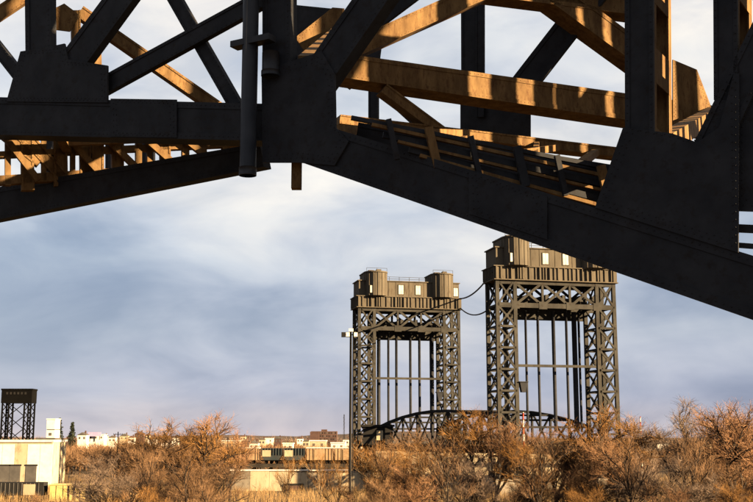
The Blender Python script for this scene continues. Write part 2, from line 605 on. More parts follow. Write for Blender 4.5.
for k in range(0, 3, 2):
    bar('cross_diagonal', onShadeB2(9.5 + k * 6, 24.5), onShadeB2(15.5 + k * 6, 35.5), 0.8, 0.3, ST, bridge, shadeB2.n)
    bar('cross_diagonal', onShadeB2(15.5 + k * 6, 24.5), onShadeB2(9.5 + k * 6, 35.5), 0.8, 0.3, ST, bridge, shadeB2.n)
# lattice seen between chord and inner chord at the left
member('cross_beam', (-60, 157), (262, 142), 6, 6, B, 0.3)
member('cross_beam', (-60, 184), (120, 172), 9, 9, B, 0.3)
member('cross_post', (27, 120), (28, 190), 13, 13, B, 0.3)
member('cross_post', (60, 120), (61, 186), 14, 14, B, 0.3)
member('cross_post', (85, 120), (86, 182), 11, 11, B, 0.3)
member('cross_post', (98, 120), (98, 178), 12, 12, B, 0.3)
member('cross_post', (118, 120), (118, 178), 12, 12, B, 0.3)
member('cross_post', (165, 120), (166, 172), 10, 10, B, 0.3)
for x_, w_ in ((8, 6), (44, 5), (73, 5), (139, 6), (150, 5), (186, 7), (204, 6), (226, 7)):
    member('cross_post', (x_, 122), (x_, 186 - x_ * 0.13), w_, w_, B, 0.25)
for x_ in (4, 66, 104, 142, 180):
    member('cross_diagonal', (x_, 138), (x_ + 34, 182 - x_ * 0.1), 6, 6, B, 0.2, off=-0.28)
member('cross_beam', (60, 147), (262, 136), 5, 5, B, 0.2, off=-0.5)
member('post', (110, 120), (110, 180), 9, 9, D, 0.1)
member('post', (48, 120), (48, 190), 7, 7, D, 0.1)
member('post', (148, 120), (148, 175), 12, 12, D, 0.1)
member('cross_diagonal', (28, 138), (62, 176), 12, 12, B, 0.3)
member('cross_diagonal', (-40, 98), (40, 162), 10, 10, B, 0.3)
member('cross_post', (76, 10), (77, 100), 9, 9, B, 0.3)
member('cross_post', (97, 38), (98, 72), 8, 8, B, 0.3)

# --- level bracing between the frames
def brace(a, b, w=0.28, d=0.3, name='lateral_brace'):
    return bar(name, a, b, w, d, RU_LIT, bridge)


def onA(x, y, off=0.45): return A.P(x, y) + A.n * off
def onB(x, y, off=0.25): return B.P(x, y) + B.n * off


brace(onA(300, 128), onB(470, 134), 0.35, 0.4)
brace(onA(410, 165), onB(560, 146), 0.3, 0.25)
brace(onA(410, 165), onB(470, 135), 0.2, 0.2)
brace(onA(520, 201), onB(600, 150), 0.3, 0.25)
brace(onA(520, 201), onB(540, 142), 0.2, 0.2)
brace(onA(620, 232), onB(690, 166), 0.3, 0.25)
brace(onA(300, 60), onB(345, 30), 0.6, 0.5, 'floor_beam')
brace(onA(40, 110), onB(70, 150), 0.3, 0.3)
brace(onA(225, 118), onB(240, 140), 0.3, 0.3)
brace(onA(640, 150), onB(720, 110), 0.5, 0.5, 'floor_beam')
E = Plane(25.75, 0.15)      # lacing between the chords; dark and ochre strips paint in broken sunlight
for p0, p1, w, mt_ in (((352, 116), (628, 170), 4, ST), ((372, 124), (626, 180), 3.2, RU_LIT), ((384, 133), (618, 186), 6, ST), ((398, 141), (612, 192), 2.6, RU_LIT),
                       ((410, 148), (606, 199), 6, ST), ((420, 155), (604, 206), 3.4, RU_LIT)):
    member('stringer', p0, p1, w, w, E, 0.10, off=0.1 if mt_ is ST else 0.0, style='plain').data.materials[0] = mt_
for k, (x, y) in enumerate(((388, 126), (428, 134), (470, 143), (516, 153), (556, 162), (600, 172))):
    member('cross_tie', (x, y - 6), (x + 9, y + 34), 5 + 3 * (k % 2), 5 + 3 * (k % 2), E, 0.12, off=-0.12, style='plain').data.materials[0] = RU_LIT if k in (1, 5) else ST
# upper chord and beams above the picture
member('upper_chord', (-200, -255), (920, -285), 36, 44, A, 0.7, riv=False)
member('upper_chord', (150, -200), (800, -160), 30, 34, B, 0.5, riv=False)
brace(onA(276, -250), onB(473, -180), 0.5, 0.6, 'floor_beam')
brace(onA(638, -270), onB(700, -165), 0.5, 0.6, 'floor_beam')

# drain pipe strapped to the centre post, with clamp and stub
def vert(px, py0, py1, pl, off):
    a, b = pl.P(px, py0) + pl.n * off, pl.P(px, py1) + pl.n * off
    b = Vector((a.x, a.y, b.z))
    return a, b


p_top, p_bot = A.P(255, -250) - A.n * 0.32, A.P(255, 178) - A.n * 0.32
p_top = Vector((p_bot.x, p_bot.y, p_top.z))
dp = tube('drain_pipe', [p_top, p_bot], 0.215, M['pipe'], bridge, 18)
hr = A.P(255, 172) - A.n * 0.32
tube('pipe_collar', [Vector((p_bot.x, p_bot.y, p_bot.z + 0.22)), Vector((p_bot.x, p_bot.y, p_bot.z - 0.0))], 0.235, M['pipe'], dp, 18)
zb = A.P(255, 47).z
bar('clamp_bar', Vector((p_bot.x, p_bot.y, zb)) - A.u * 0.52 - A.n * 0.05, Vector((p_bot.x, p_bot.y, zb)) + A.u * 0.75 - A.n * 0.02, 0.34, 0.17, M['pipe'], bridge)
q = A.P(275, 66) - A.n * 0.2
tube('pipe_joint', [q + Vector((0, 0, 0.32)), q - Vector((0, 0, 0.32))], 0.23, M['pipe'], bridge, 16)
tube('joint_collar', [q + Vector((0, 0, -0.2)), q - Vector((0, 0, 0.34))], 0.25, M['pipe'], bridge, 16)
a = A.P(288, 158) + A.n * 0.4
b = A.P(288, 186) + A.n * 0.4
bar('hanger_stub', a, Vector((a.x, a.y, b.z)), 0.26, 0.3, RU_LIT, bridge)

# ------------------------------------------------------------------ the vertical lift bridge behind
TS, HS = M['tower_steel'], M['house_steel']
TH = R(13)


def xbrace(parent, p00, p10, p01, p11, w=0.34, d=0.3, up=(0, 1, 0), gus=True):
    """crossed bars in the panel p00 p10 (bottom) p01 p11 (top)"""
    p00, p10, p01, p11 = map(Vector, (p00, p10, p01, p11))
    bar('brace', p00, p11, w, d, TS, parent, up)
    sh = Vector(up) * 0.05
    bar('brace', p10 + sh, p01 + sh, w, d, TS, parent, up)
    if gus:
        c = (p00 + p11) / 2
        e = (p10 - p00).normalized()
        bar('gusset_plate', c - e * 0.36, c + e * 0.36, 0.72, d + 0.12, TS, parent, up)


def lift_tower(loc, label, ropes, lantern, mirror_cab=False):
    t = root('lift_tower', label, 'bridge tower', loc, TH, 'twin towers of the lift bridge', local=True)
    U, V_ = 12.75, 3.25
    LW = 4.4
    cw = 0.72
    z0 = 3.0
    levels = [36.7 - 4.2 * k for k in range(9)]
    # pier
    for s in (-1, 1):
        c = s * (U - LW / 2)
        box('pier', (c - 3.4, -4.4, -0.5), (c + 3.4, 4.4, z0), M['concrete'], t)
    for s in (-1, 1):
        uo, ui = s * U, s * (U - LW)
        for u in (uo - s * cw / 2, ui + s * cw / 2):
            for v in (-V_ + cw / 2, V_ - cw / 2):
                bar('column', (u, v, z0), (u, v, 41.8), cw, cw, TS, t, (0, 1, 0))
        ends = [41.8] + levels
        for hi, lo in zip(ends[:-1], ends[1:]):
            ua, ub = (uo - s * cw / 2), (ui + s * cw / 2)
            for v in (-V_ + 0.12, V_ - 0.12):
                xbrace(t, (ua, v, lo), (ub, v, lo), (ua, v, hi), (ub, v, hi), 0.36, 0.24)
                bar('strut', (ua, v, lo), (ub, v, lo), 0.42, 0.24, TS, t, (0, 1, 0))
            for u in (ua, ub):
                xbrace(t, (u, -V_ + cw, lo), (u, V_ - cw, lo), (u, -V_ + cw, hi), (u, V_ - cw, hi), 0.3, 0.24, (1, 0, 0), False)
                bar('strut', (u, -V_ + cw, lo), (u, V_ - cw, lo), 0.38, 0.24, TS, t, (1, 0, 0))
    # portal truss across the top, front and back
    ui = U - LW + cw / 2
    us = [-ui, -ui / 3, ui / 3, ui]
    for v in (-V_ + 0.3, V_ - 0.3):
        for z in (36.7, 41.35):
            bar('portal_chord', (-U, v, z), (U, v, z), 0.95, 0.5, TS, t, (0, 1, 0))
        for u in us[1:-1]:
            bar('portal_post', (u, v, 36.7), (u, v, 41.4), 0.45, 0.4, TS, t, (0, 1, 0))
        for a_, b_ in zip(us[:-1], us[1:]):
            xbrace(t, (a_, v, 36.7), (b_, v, 36.7), (a_, v, 41.3), (b_, v, 41.3), 0.5, 0.26)
        for u in us:
            bar('gusset_plate', (u - 0.85, v, 36.75), (u + 0.85, v, 36.75), 1.5, 0.62, TS, t, (0, 1, 0))
        # sagging haunch girder under the portal
        if v > 0: bar('portal_girder', (-ui, v, 35.4), (ui, v, 35.4), 1.9, 0.4, TS, t, (0, 1, 0))
    # machinery room underside beams
    for u in (-5.5, -1.8, 1.8, 5.5):
        bar('floor_beam', (u, -V_ + .6, 38.4), (u, V_ - .6, 38.4), 0.7, 1.2, TS, t)
    bar('equaliser_girder', (-7.4, 0, 37.9), (7.4, 0, 37.9), 1.0, 1.5, TS, t)
    # mid strut
    for v in (-V_ + 0.4,):
        bar('strut', (-ui, v, 24.8), (ui, v, 24.8), 0.5, 0.4, TS, t, (0, 1, 0))
    # ribbed girder belt
    belt = box('girder_belt', (-U - 0.25, -V_ - 0.3, 41.8), (U + 0.25, V_ + 0.3, 44.3), HS, t)
    rr = random.Random(5)
    u = -U - 0.1
    while u < U + 0.1:
        w = rr.choice((0.16, 0.16, 0.3))
        box('stiffener', (u, -V_ - 0.3 - rr.choice((0.22, 0.35)), 41.9), (u + w, -V_ - 0.302, 44.25), HS, belt)
        u += rr.choice((0.55, 0.8, 1.0, 1.35))
    v = -V_
    while v < V_:
        box('stiffener', (-U - 0.5, v, 41.9), (-U - 0.252, v + 0.16, 44.25), HS, belt)
        v += 0.9
    box('flange_plate', (-U - 0.55, -V_ - 0.6, 44.3), (U + 0.55, V_ + 0.6, 44.48), HS, belt)
    box('flange_plate', (-U - 0.45, -V_ - 0.5, 41.62), (U + 0.45, V_ + 0.5, 41.8), HS, belt)
    # machinery house
    house = box('machinery_house', (-U + 0.2, -V_ + 0.15, 44.48), (U - 0.2, V_ - 0.15, 48.1), HS, t)
    box('roof_edge', (-U - 0.05, -V_ - 0.1, 48.1), (U + 0.05, V_ + 0.1, 48.32), HS, house)
    for u in (-5.2, -3.4, -0.1, 3.6, 5.3):
        box('wall_seam', (u, -V_ + 0.09, 44.5), (u + 0.07, -V_ + 0.148, 48.08), HS, house)
    # railing on the roof
    for u in (-5, -2.5, 0, 2.5, 5):
        bar('rail_post', (u, -V_ + 0.3, 48.3), (u, -V_ + 0.3, 49.3), 0.09, 0.09, TS, house)
    for z in (48.8, 49.28):
        bar('hand_rail', (-5.4, -V_ + 0.3, z), (5.4, -V_ + 0.3, z), 0.08, 0.08, TS, house)
    # rounded sheave housings standing out of the front
    for s in (-1, 1):
        c = s * 8.3
        pts = []
        for k in range(17):
            an = pi + pi * k / 16
            pts.append((c + 2.75 * cos(an), -V_ + 0.7 + 2.6 * sin(an), 44.482))
        pts += [(c + 2.75, V_ - 0.4, 44.482), (c - 2.75, V_ - 0.4, 44.482)]
        h = extrude('sheave_housing', pts, (0, 0, 5.6), HS, t)
        cap = [(c + (p[0] - c) * 1.05, -0.3 + (p[1] + 0.3) * 1.05, 50.085) for p in pts]
        extrude('roof_cap', cap, (0, 0, 0.28), HS, h)
        for k in range(0, 17, 2):
            an = pi + pi * k / 16
            px, py = c + 2.79 * cos(an), -V_ + 0.7 + 2.64 * sin(an)
            bar('wall_seam', (px, py, 44.5), (px, py, 50.05), 0.12, 0.12, HS, h)
        box('roof_vent', (c - 1.6, -2.0, 50.365), (c - 0.3, -0.8, 50.95), HS, h)
        box('roof_vent', (c + 0.4, -2.2, 50.365), (c + 1.5, -1.0, 51.2), HS, h)
        for (dx0, dx1) in ((-2.5, 2.5),):
            bar('hand_rail', (c + dx0, -V_ - .6, 51.2), (c + dx1, -V_ - .6, 51.2), 0.07, 0.07, TS, h)
            for dx in (-2.5, 0, 2.5):
                bar('rail_post', (c + dx, -V_ - .6, 50.3), (c + dx, -V_ - .6, 51.2), 0.07, 0.07, TS, h)
    # windows: pale panes in dark frames, the sun's reflection painted into the colour
    for (u, z, w, hh) in ((-2.75, 45.1, 1.25, 2.2), (1.55, 45.1, 1.25, 2.2), (11.15, 45.0, 1.1, 2.0)):
        y = -V_ + 0.15
        wf = box('window', (u - 0.14, y - 0.08, z - 0.14), (u + w + 0.14, y - 0.003, z + hh + 0.14), TS, house)
        for k in range(2):
            box('pane', (u + k * w / 2 + 0.03, y - 0.11, z), (u + (k + 1) * w / 2 - 0.03, y - 0.082, z + hh), M['pane'], wf)
    for du, w in ((-10.55, 0.9),):
        y = -V_ + 0.2
        wf = box('window', (du + .3, y - 1.75, 45.0), (du + w + 0.5, y - 0.6, 46.9), TS, house)
        box('pane', (du + .4, y - 1.79, 45.1), (du + w + .4, y - 1.752, 46.8), M['pane'], wf)
    # hoist ropes
    for u, r in ropes:
        tube('hoist_rope', [(u, 0.2, 12.0), (u, 0.2, 36.0)], r * 1.3, M['rope'], t, 8)
    # signal lantern bracketed off a leg
    s, z = lantern
    ux = s * (ui - 1.3)
    bar('lantern_bracket', (s * (ui + .1), -V_ + 0.4, z + 1.0), (ux - s * .4, -V_ + 0.4, z + 1.0), 0.16, 0.16, M['rope'], t)
    lan = extrude('signal_lantern', [(ux - 0.75, -V_ - .2, z + 1.9), (ux + 0.75, -V_ - .2, z + 1.9), (ux + 0.42, -V_ - .2, z), (ux - 0.42, -V_ - .2, z)], (0, 1.0, 0), M['rope'], t)
    box('lantern_cap', (ux - 0.9, -V_ - .35, z + 1.9), (ux + 0.9, -V_ + .95, z + 2.1), M['rope'], lan)
    return t


T2 = Vector((35.2, 221.0, 0))
T1 = Vector((7.3, 268.0, 0))
lift_tower(T2, 'larger, nearer steel lift tower, its roof cut off by the dark chord above',
           [(-5.4, .2), (-2.8, .22), (0.5, .3), (3.3, .22), (5.0, .42), (6.0, .2)], (-1, 19.6))
lift_tower(T1, 'smaller, farther steel lift tower with its whole flat roof and two round housings in view',
           [(-6.9, .35), (-4.5, .22), (-2.5, .25), (1.0, .25), (3.3, .25), (6.4, .42)], (1, 19.6))


def tw(T, u, v, z):
    return Vector((T.x + u * cos(TH) - v * sin(TH), T.y + u * sin(TH) + v * cos(TH), z))


# lift span between the towers
mid = (T1 + T2) / 2
span = root('lift_span', 'low arched dark truss span of the lift bridge between the two towers', 'bridge span', (mid.x, mid.y, 0))
NP = 9
for u in (-7.6, 7.6):
    lo, hi = [], []
    for i in range(NP + 1):
        f = i / NP
        p = tw(T1, u, 0, 0).lerp(tw(T2, u, 0, 0), f)
        lo.append(Vector((p.x, p.y, 8.6)))
        hi.append(Vector((p.x, p.y, 12.9 + 3.7 * (1 - (2 * f - 1) ** 2))))
    ax = (lo[-1] - lo[0]).normalized()
    side = Vector((-ax.y, ax.x, 0))
    for i in range(NP):
        bar('top_chord', hi[i], hi[i + 1], 0.6, 0.6, M['span_steel'], span, side)
        bar('bottom_chord', lo[i], lo[i + 1], 0.6, 0.7, M['span_steel'], span, side)
        bar('diagonal', lo[i], hi[i + 1], 0.34, 0.3, M['span_steel'], span, side)
        bar('diagonal', hi[i] + side * .06, lo[i + 1] + side * .06, 0.34, 0.3, M['span_steel'], span, side)
    for i in range(NP + 1):
        bar('vertical', lo[i], hi[i], 0.42, 0.4, M['span_steel'], span, side)
for i in range(NP + 1):
    f = i / NP
    a, b = tw(T1, -7.6, 0, 0).lerp(tw(T2, -7.6, 0, 0), f), tw(T1, 7.6, 0, 0).lerp(tw(T2, 7.6, 0, 0), f)
    zt = 12.9 + 3.7 * (1 - (2 * f - 1) ** 2)
    bar('top_strut', (a.x, a.y, zt), (b.x, b.y, zt), 0.4, 0.4, M['span_steel'], span)
    bar('floor_beam', (a.x, a.y, 8.1), (b.x, b.y, 8.1), 0.5, 0.9, M['span_steel'], span)
dk = [tw(T1, -6.2, 0, 8.75), tw(T1, 6.2, 0, 8.75), tw(T2, 6.2, 0, 8.75), tw(T2, -6.2, 0, 8.75)]
extrude('track_deck', dk, (0, 0, 0.4), M['rail_bed'], span)

# operator cabin at the foot of the farther tower
cab = root('operator_cabin', 'small dark operator cabin with a pale window at the foot of the farther tower', 'cabin', tuple(at(378, 437, 256).xy) + (0,))
cx, cy = cab.location.x, cab.location.y
box('wall', (cx - 3.4, cy - 2, 9.2), (cx + 3.4, cy + 2, 13.3), M['dark_paint'], cab)
rf = box('roof', (cx - 3.8, cy - 2.4, 13.3), (cx + 3.8, cy + 2.4, 13.75), M['dark_paint'], cab)
wf = box('window', (cx - 0.5, cy - 2.08, 10.1), (cx + 1.3, cy - 2.003, 12.6), M['dark_steel'], cab)
box('pane', (cx - 0.35, cy - 2.12, 10.25), (cx + 1.15, cy - 2.083, 12.45), M['cream_wall'], wf)
for dx in (-2.8, 2.8):
    for dy in (-1.6, 1.6):
        bar('stilt', (cx + dx, cy + dy, -0.2), (cx + dx, cy + dy, 9.2), 0.5, 0.5, M['dark_steel'], cab)
box('platform', (cx - 4.4, cy - 2.6, 8.9), (cx + 4.4, cy + 2.6, 9.2), M['dark_steel'], cab)

# overhead cables between the towers
def cable(name, a, b, sag, r, label):
    a, b = Vector(a), Vector(b)
    pts = [a.lerp(b, i / 14) - Vector((0, 0, sag * 4 * (i / 14) * (1 - i / 14))) for i in range(15)]
    tag(tube(name, pts, r, M['rope'], None, 6), label, 'cable')


cable('overhead_cable', tw(T1, 12.9, -2.6, 44.5), tw(T2, -13.2, -2.9, 43.4), 1.4, 0.17, 'upper of two dark cables strung between the lift tower tops')
cable('overhead_cable', tw(T1, 13.0, -2.6, 42.2), tw(T2, -12.9, 2.6, 36.0), 1.2, 0.15, 'lower of two dark cables strung between the lift tower tops')

# distant dark lift tower at the left edge
ft = root('lift_tower', 'small black lattice lift tower far away at the left edge', 'bridge tower', tuple(at(17, 437, 700).xy) + (0,), 0, None, local=True)
DS = M['dark_steel']
zt = 11 + 47 / F * 700
for s in (-1, 1):
    for u in (8.9, 4.9):
        for v in (-4, 4):
            bar('column', (s * u, v, 0), (s * u, v, zt - 9), 0.9, 0.9, DS, ft)
    for k in range(5):
        lo_, hi_ = zt - 9 - (k + 1) * 5, zt - 9 - k * 5
        for v in (-4, 4):
            bar('brace', (s * 8.9, v, lo_), (s * 4.9, v, hi_), 0.5, 0.4, DS, ft, (0, 1, 0))
            bar('brace', (s * 4.9, v, lo_), (s * 8.9, v, hi_), 0.5, 0.4, DS, ft, (0, 1, 0))
for k in range(3):
    lo_, hi_ = zt - 9 - (k + 1) * 8, zt - 9 - k * 8
    bar('brace', (-4.9, -4, lo_), (4.9, -4, hi_), 0.45, 0.4, DS, ft, (0, 1, 0))
    bar('brace', (4.9, -4, lo_), (-4.9, -4, hi_), 0.45, 0.4, DS, ft, (0, 1, 0))
hs = box('machinery_house', (-9.6, -5, zt - 9), (9.6, 5, zt - 1), DS, ft)
box('roof_edge', (-9.9, -5.3, zt - 1), (9.9, 5.3, zt), DS, hs)
for k in range(6):
    box('window', (-6.6 + k * 2.3, -5.1, zt - 3.6), (-5.4 + k * 2.3, -5.003, zt - 2.2), M['dark_paint'], hs)

# ------------------------------------------------------------------ buildings, trains and yard in the middle distance
def px2(px, Y): return at(px, 437, Y).x


def zpx(py, Y): return CZ + (437 - py) / F * Y


# cream warehouse at the left edge
Y = 250.0
wx0, wx1, wz = px2(-60, Y), px2(53, Y), zpx(442, Y)
wh = root('warehouse', 'long cream flat-roofed warehouse at the lower left edge', 'warehouse', ((wx0 + wx1) / 2, Y, 0))
wl_ = box('wall', (wx0, Y, -0.2), (wx1, Y + 11, wz), M['cream_wall'], wh)
box('roof', (wx0 - 0.3, Y - 0.3, wz), (wx1 + 0.3, Y + 11.3, wz + 0.5), M['white_paint'], wh)
k = 0
x = wx0 + 0.1
while x < wx1 - 0.5:
    box('wall_panel', (x, Y - 0.09, 0.3), (x + 2.75, Y - 0.004, wz - 0.5), M['white_paint'] if k % 3 else M['cream_wall'], wl_)
    x += 2.82
    k += 1
for px in (6, 17, 33):
    X = px2(px, Y)
    dw = box('loading_door', (X - 1.2, Y - 0.16, 0.3), (X + 1.2, Y - 0.095, 4.6), M['grey_roof'], wh)
    box('door_frame', (X - 1.4, Y - 0.2, 4.62), (X + 1.4, Y - 0.095, 4.95), M['dark_paint'], dw)
# white plant room on its roof
x0, x1 = px2(45.5, Y), px2(59.5, Y)
x1 = min(x1, wx1 + 0.2)
zb, zt2 = wz + 0.5, zpx(420, Y)
pr = root('roof_plant_room', 'white box-shaped plant room standing on the cream warehouse roof', 'roof unit', ((x0 + x1) / 2, Y + 2, zb))
zm = zb + (zt2 - zb) * 0.5
box('lower_wall', (x0, Y + 0.5, zb), (x1, Y + 4.5, zm - 0.1), M['white_paint'], pr)
box('upper_wall', (x0, Y + 0.5, zm + 0.1), (x1, Y + 4.5, zt2), M['white_paint'], pr)
box('joint_band', (x0 + 0.1, Y + 0.6, zm - 0.1), (x1 - 0.1, Y + 4.4, zm + 0.1), M['grey_roof'], pr)
box('roof_edge', (x0 - 0.12, Y + 0.38, zt2), (x1 + 0.12, Y + 4.62, zt2 + 0.22), M['white_paint'], pr)
box('vent_louvre', (x0 + 1.2, Y + 0.42, zm - 1.3), (x1 - 1.2, Y + 0.497, zm - 0.7), M['grey_roof'], pr)
box('plinth', (x0 - 2.2, Y + 0.2, zb - 0.02), (x1 + 0.2, Y + 5, zb + 0.45), M['grey_roof'], pr)

# yellow striped shed
Y = 196.0
x0, x1, zt2 = px2(52, Y), px2(88, Y), zpx(483, Y)
sh = root('striped_shed', 'low shed with bright yellow ribbed panels and dark gaps below the warehouse', 'shed', ((x0 + x1) / 2, Y, 0))
box('wall', (x0, Y, -0.2), (x1, Y + 5, zt2 - 0.15), M['dark_paint'], sh)
box('roof', (x0 - 0.2, Y - 0.2, zt2 - 0.15), (x1 + 0.2, Y + 5.2, zt2), M['yellow_paint'], sh)
for (a_, b_) in ((52.5, 58), (59, 65), (66, 69.5), (72, 75), (77.5, 81), (83, 87.5)):
    box('panel', (px2(a_, Y), Y - 0.12, 0), (px2(b_, Y), Y - 0.004, zt2 - 0.2), M['yellow_paint'], sh)
# dark trailer next to it
x0, x1, zt2 = px2(-6, Y), px2(46, Y), zpx(481, Y)
tr = root('parked_trailer', 'dark freight trailer parked in front of the cream warehouse', 'trailer', ((x0 + x1) / 2, Y, 0))
bd = box('body', (x0, Y, 0.9), (x1, Y + 2.6, zt2), M['dark_paint'], tr)
for k in range(12):
    xx = x0 + 0.2 + k * (x1 - x0 - 0.4) / 12
    box('side_rib', (xx, Y - 0.06, 1.0), (xx + 0.14, Y - 0.003, zt2 - 0.1), M['grey_roof'], bd)
box('door', (px2(26, Y), Y - 0.08, 1.0), (px2(38, Y), Y - 0.062, zt2 - 0.3), M['cream_wall'], bd)
for xx in (x0 + 1.2, x0 + 2.4, x1 - 1.6):
    wv, wf_ = [], []
    tube_geo([Vector((xx, Y + 0.1, 0.5)), Vector((xx, Y + 0.5, 0.5))], [0.5, 0.5], 14, wv, wf_)
    mesh('wheel', wv, wf_, M['dark_paint'], tr, True)

# long concrete retaining wall built of panels
Y = 232.0
x0, x1 = px2(232, Y), px2(560, Y)
zt2 = zpx(470, Y)
rw = root('retaining_wall', 'long sunlit cream concrete retaining wall behind the bare trees', 'wall', ((x0 + x1) / 2, Y, 0))
x = x0
k = 0
while x < x1:
    h = zt2 - 0.35 * ((x - x0) / (x1 - x0)) * 3 + rnd.uniform(-0.12, 0.12)
    box('panel', (x, Y + rnd.uniform(-0.05, 0.05), -0.2), (x + 3.9, Y + 0.9, h), M['cream_wall'] if k % 4 else M['concrete'], rw)
    x += 3.96
    k += 1
box('coping', (x0 - 0.2, Y - 0.2, zt2 + 0.05), (px2(348, Y), Y + 1.1, zt2 + 0.3), M['white_paint'], rw)
sg = root('wall_sign', 'dark framed rectangular board fixed to the cream retaining wall', 'sign', (px2(294, Y), Y - 0.15, zpx(490, Y)))
box('board', (px2(285, Y), Y - 0.2, zpx(490, Y)), (px2(304, Y), Y - 0.12, zpx(482, Y)), M['dark_paint'], sg)
box('inner_panel', (px2(287.5, Y), Y - 0.23, zpx(488.5, Y)), (px2(302, Y), Y - 0.203, zpx(484, Y)), M['brick'], sg)

# railway trestle with freight cars behind the wall
Y = 300.0
x0, x1 = px2(150, Y), px2(600, Y)
zr = zpx(463, Y)
ts = root('railway_trestle', 'low dark railway trestle carrying freight cars above the cream wall', 'trestle', ((x0 + x1) / 2, Y, 0))
box('track_bed', (x0, Y - 2.5, zr - 0.9), (x1, Y + 2.5, zr), M['rail_bed'], ts)
x = x0 + 1
while x < x1:
    box('bent_post', (x, Y - 2.2, -0.2), (x + 0.5, Y - 1.7, zr - 0.9), M['dark_steel'], ts)
    box('bent_post', (x, Y + 1.7, -0.2), (x + 0.5, Y + 2.2, zr - 0.9), M['dark_steel'], ts)
    bar('brace', (x + .25, Y - 1.9, 0), (x + 4.75, Y - 1.9, zr - 1), 0.25, 0.25, M['dark_steel'], ts)
    x += 4.5


def freight_car(xa, xb, hopper, label):
    c = (xa + xb) / 2
    zt_ = zr + 4.1
    t = root('hopper_car' if hopper else 'box_car', label, 'freight car', (c, Y, zr))
    mat = M['teal_car'] if hopper else M['cream_car']
    if hopper:
        L = xb - xa
        f = [(xa, Y - 1.5, zt_), (xb, Y - 1.5, zt_), (xb, Y - 1.5, zr + 2.3), (xb - L * .16, Y - 1.5, zr + 1.0), (xa + L * .16, Y - 1.5, zr + 1.0), (xa, Y - 1.5, zr + 2.3)]
        body = extrude('body', f, (0, 3.0, 0), mat, t)
        for k in range(8):
            xx = xa + 0.1 + k * (L - 0.35) / 7
            box('side_rib', (xx, Y - 1.66, zr + 2.3), (xx + 0.16, Y - 1.503, zt_), mat, body)
        box('end_plate', (xa + 0.3, Y - 1.7, zr + 1.9), (xa + 2.6, Y - 1.665, zt_ - 0.5), M['cream_wall'], body)
        box('sill', (xa, Y - 1.4, zr + 0.75), (xb, Y + 1.4, zr + 0.998), M['dark_steel'], t)
    else:
        body = box('body', (xa, Y - 1.5, zr + 1.0), (xb, Y + 1.5, zt_), mat, t)
        for k in range(9):
            xx = xa + 0.1 + k * (xb - xa - 0.3) / 8
            box('side_rib', (xx, Y - 1.6, zr + 1.0), (xx + 0.12, Y - 1.503, zt_ - 0.1), mat, body)
        box('door', (c - 1.4, Y - 1.68, zr + 1.05), (c + 1.4, Y - 1.605, zt_ - 0.25), mat, body)
        box('roof', (xa - 0.1, Y - 1.65, zt_), (xb + 0.1, Y + 1.65, zt_ + 0.2), M['white_paint'], t)
    for e in (xa + 1.4, xa + 2.8, xb - 2.8, xb - 1.4):
        wv, wf_ = [], []
        tube_geo([Vector((e, Y - 1.0, zr + 0.48)), Vector((e, Y - 0.85, zr + 0.48))], [0.47, 0.47], 14, wv, wf_)
        mesh('wheel', wv, wf_, M['dark_steel'], t, True)


freight_car(px2(262, Y), px2(282.5, Y) + 0.0, True, 'dark teal hopper car with a pale end plate, left one on the trestle')
freight_car(px2(284, Y), px2(305, Y), True, 'dark teal hopper car next to the cream box car on the trestle')
freight_car(px2(307, Y), px2(333, Y), False, 'sunlit cream box car to the right of the hopper cars')
freight_car(px2(335, Y), px2(362, Y), False, 'cream box car partly behind the thin floodlight mast')
freight_car(px2(238, Y), px2(260, Y), False, 'tan box car left of the dark hopper cars')

# long low cream building behind the lift span
Y = 322.0
x0, x1 = px2(372, Y), px2(560, Y)
z0_, z1_ = 0, zpx(443.5, Y)
lb = root('long_shed', 'long low sunlit cream shed seen through the arched lift span', 'shed', ((x0 + x1) / 2, Y, 0))
ww = box('wall', (x0, Y, -0.2), (x1, Y + 15, z1_), M['cream_wall'], lb)
box('roof', (x0 - .5, Y - .5, z1_), (x1 + .5, Y + 15.5, z1_ + .6), M['grey_roof'], lb)
for k in range(14):
    xx = x0 + 3 + k * (x1 - x0 - 6) / 14
    box('window', (xx, Y - 0.1, 3.4), (xx + 1.6, Y - 0.004, 4.9), M['dark_paint'], ww)

# floodlight mast with twin poles
Y = 128.0
fm = root('floodlight_mast', 'thin dark floodlight mast with two lamp heads left of the farther tower', 'light mast', (px2(351, Y), Y, 0))
xm = px2(350.4, Y)
zt2 = zpx(333, Y)
tube('pole', [(xm, Y, -0.2), (xm, Y, zt2)], [0.2, 0.13], M['dark_paint'], fm, 10)
xr = px2(352.9, Y)
tube('cable_conduit', [(xr, Y + 0.1, -0.2), (xr, Y + 0.1, zt2 - 0.1)], 0.06, M['dark_paint'], fm, 6)
bar('cross_arm', (px2(342, Y), Y, zpx(336, Y)), (px2(358, Y), Y, zpx(336, Y)), 0.12, 0.12, M['dark_paint'], fm)
for pxx, mt in ((343, 'dark_paint'), (347.5, 'lamp_glass'), (355.5, 'lamp_glass')):
    xx = px2(pxx, Y)
    hd = box('lamp_head', (xx - 0.24, Y - 0.2, zpx(336, Y) - 0.28), (xx + 0.24, Y + 0.25, zpx(336, Y) + 0.28), M['dark_paint'], fm)
    box('lens', (xx - 0.2, Y - 0.23, zpx(336, Y) - 0.24), (xx + 0.2, Y - 0.203, zpx(336, Y) + 0.24), M[mt], hd)
xx = px2(350.5, Y)
box('junction_box', (xx - 0.25, Y - 0.2, zpx(333, Y)), (xx + 0.28, Y + 0.2, zpx(330, Y)), M['white_paint'], fm)

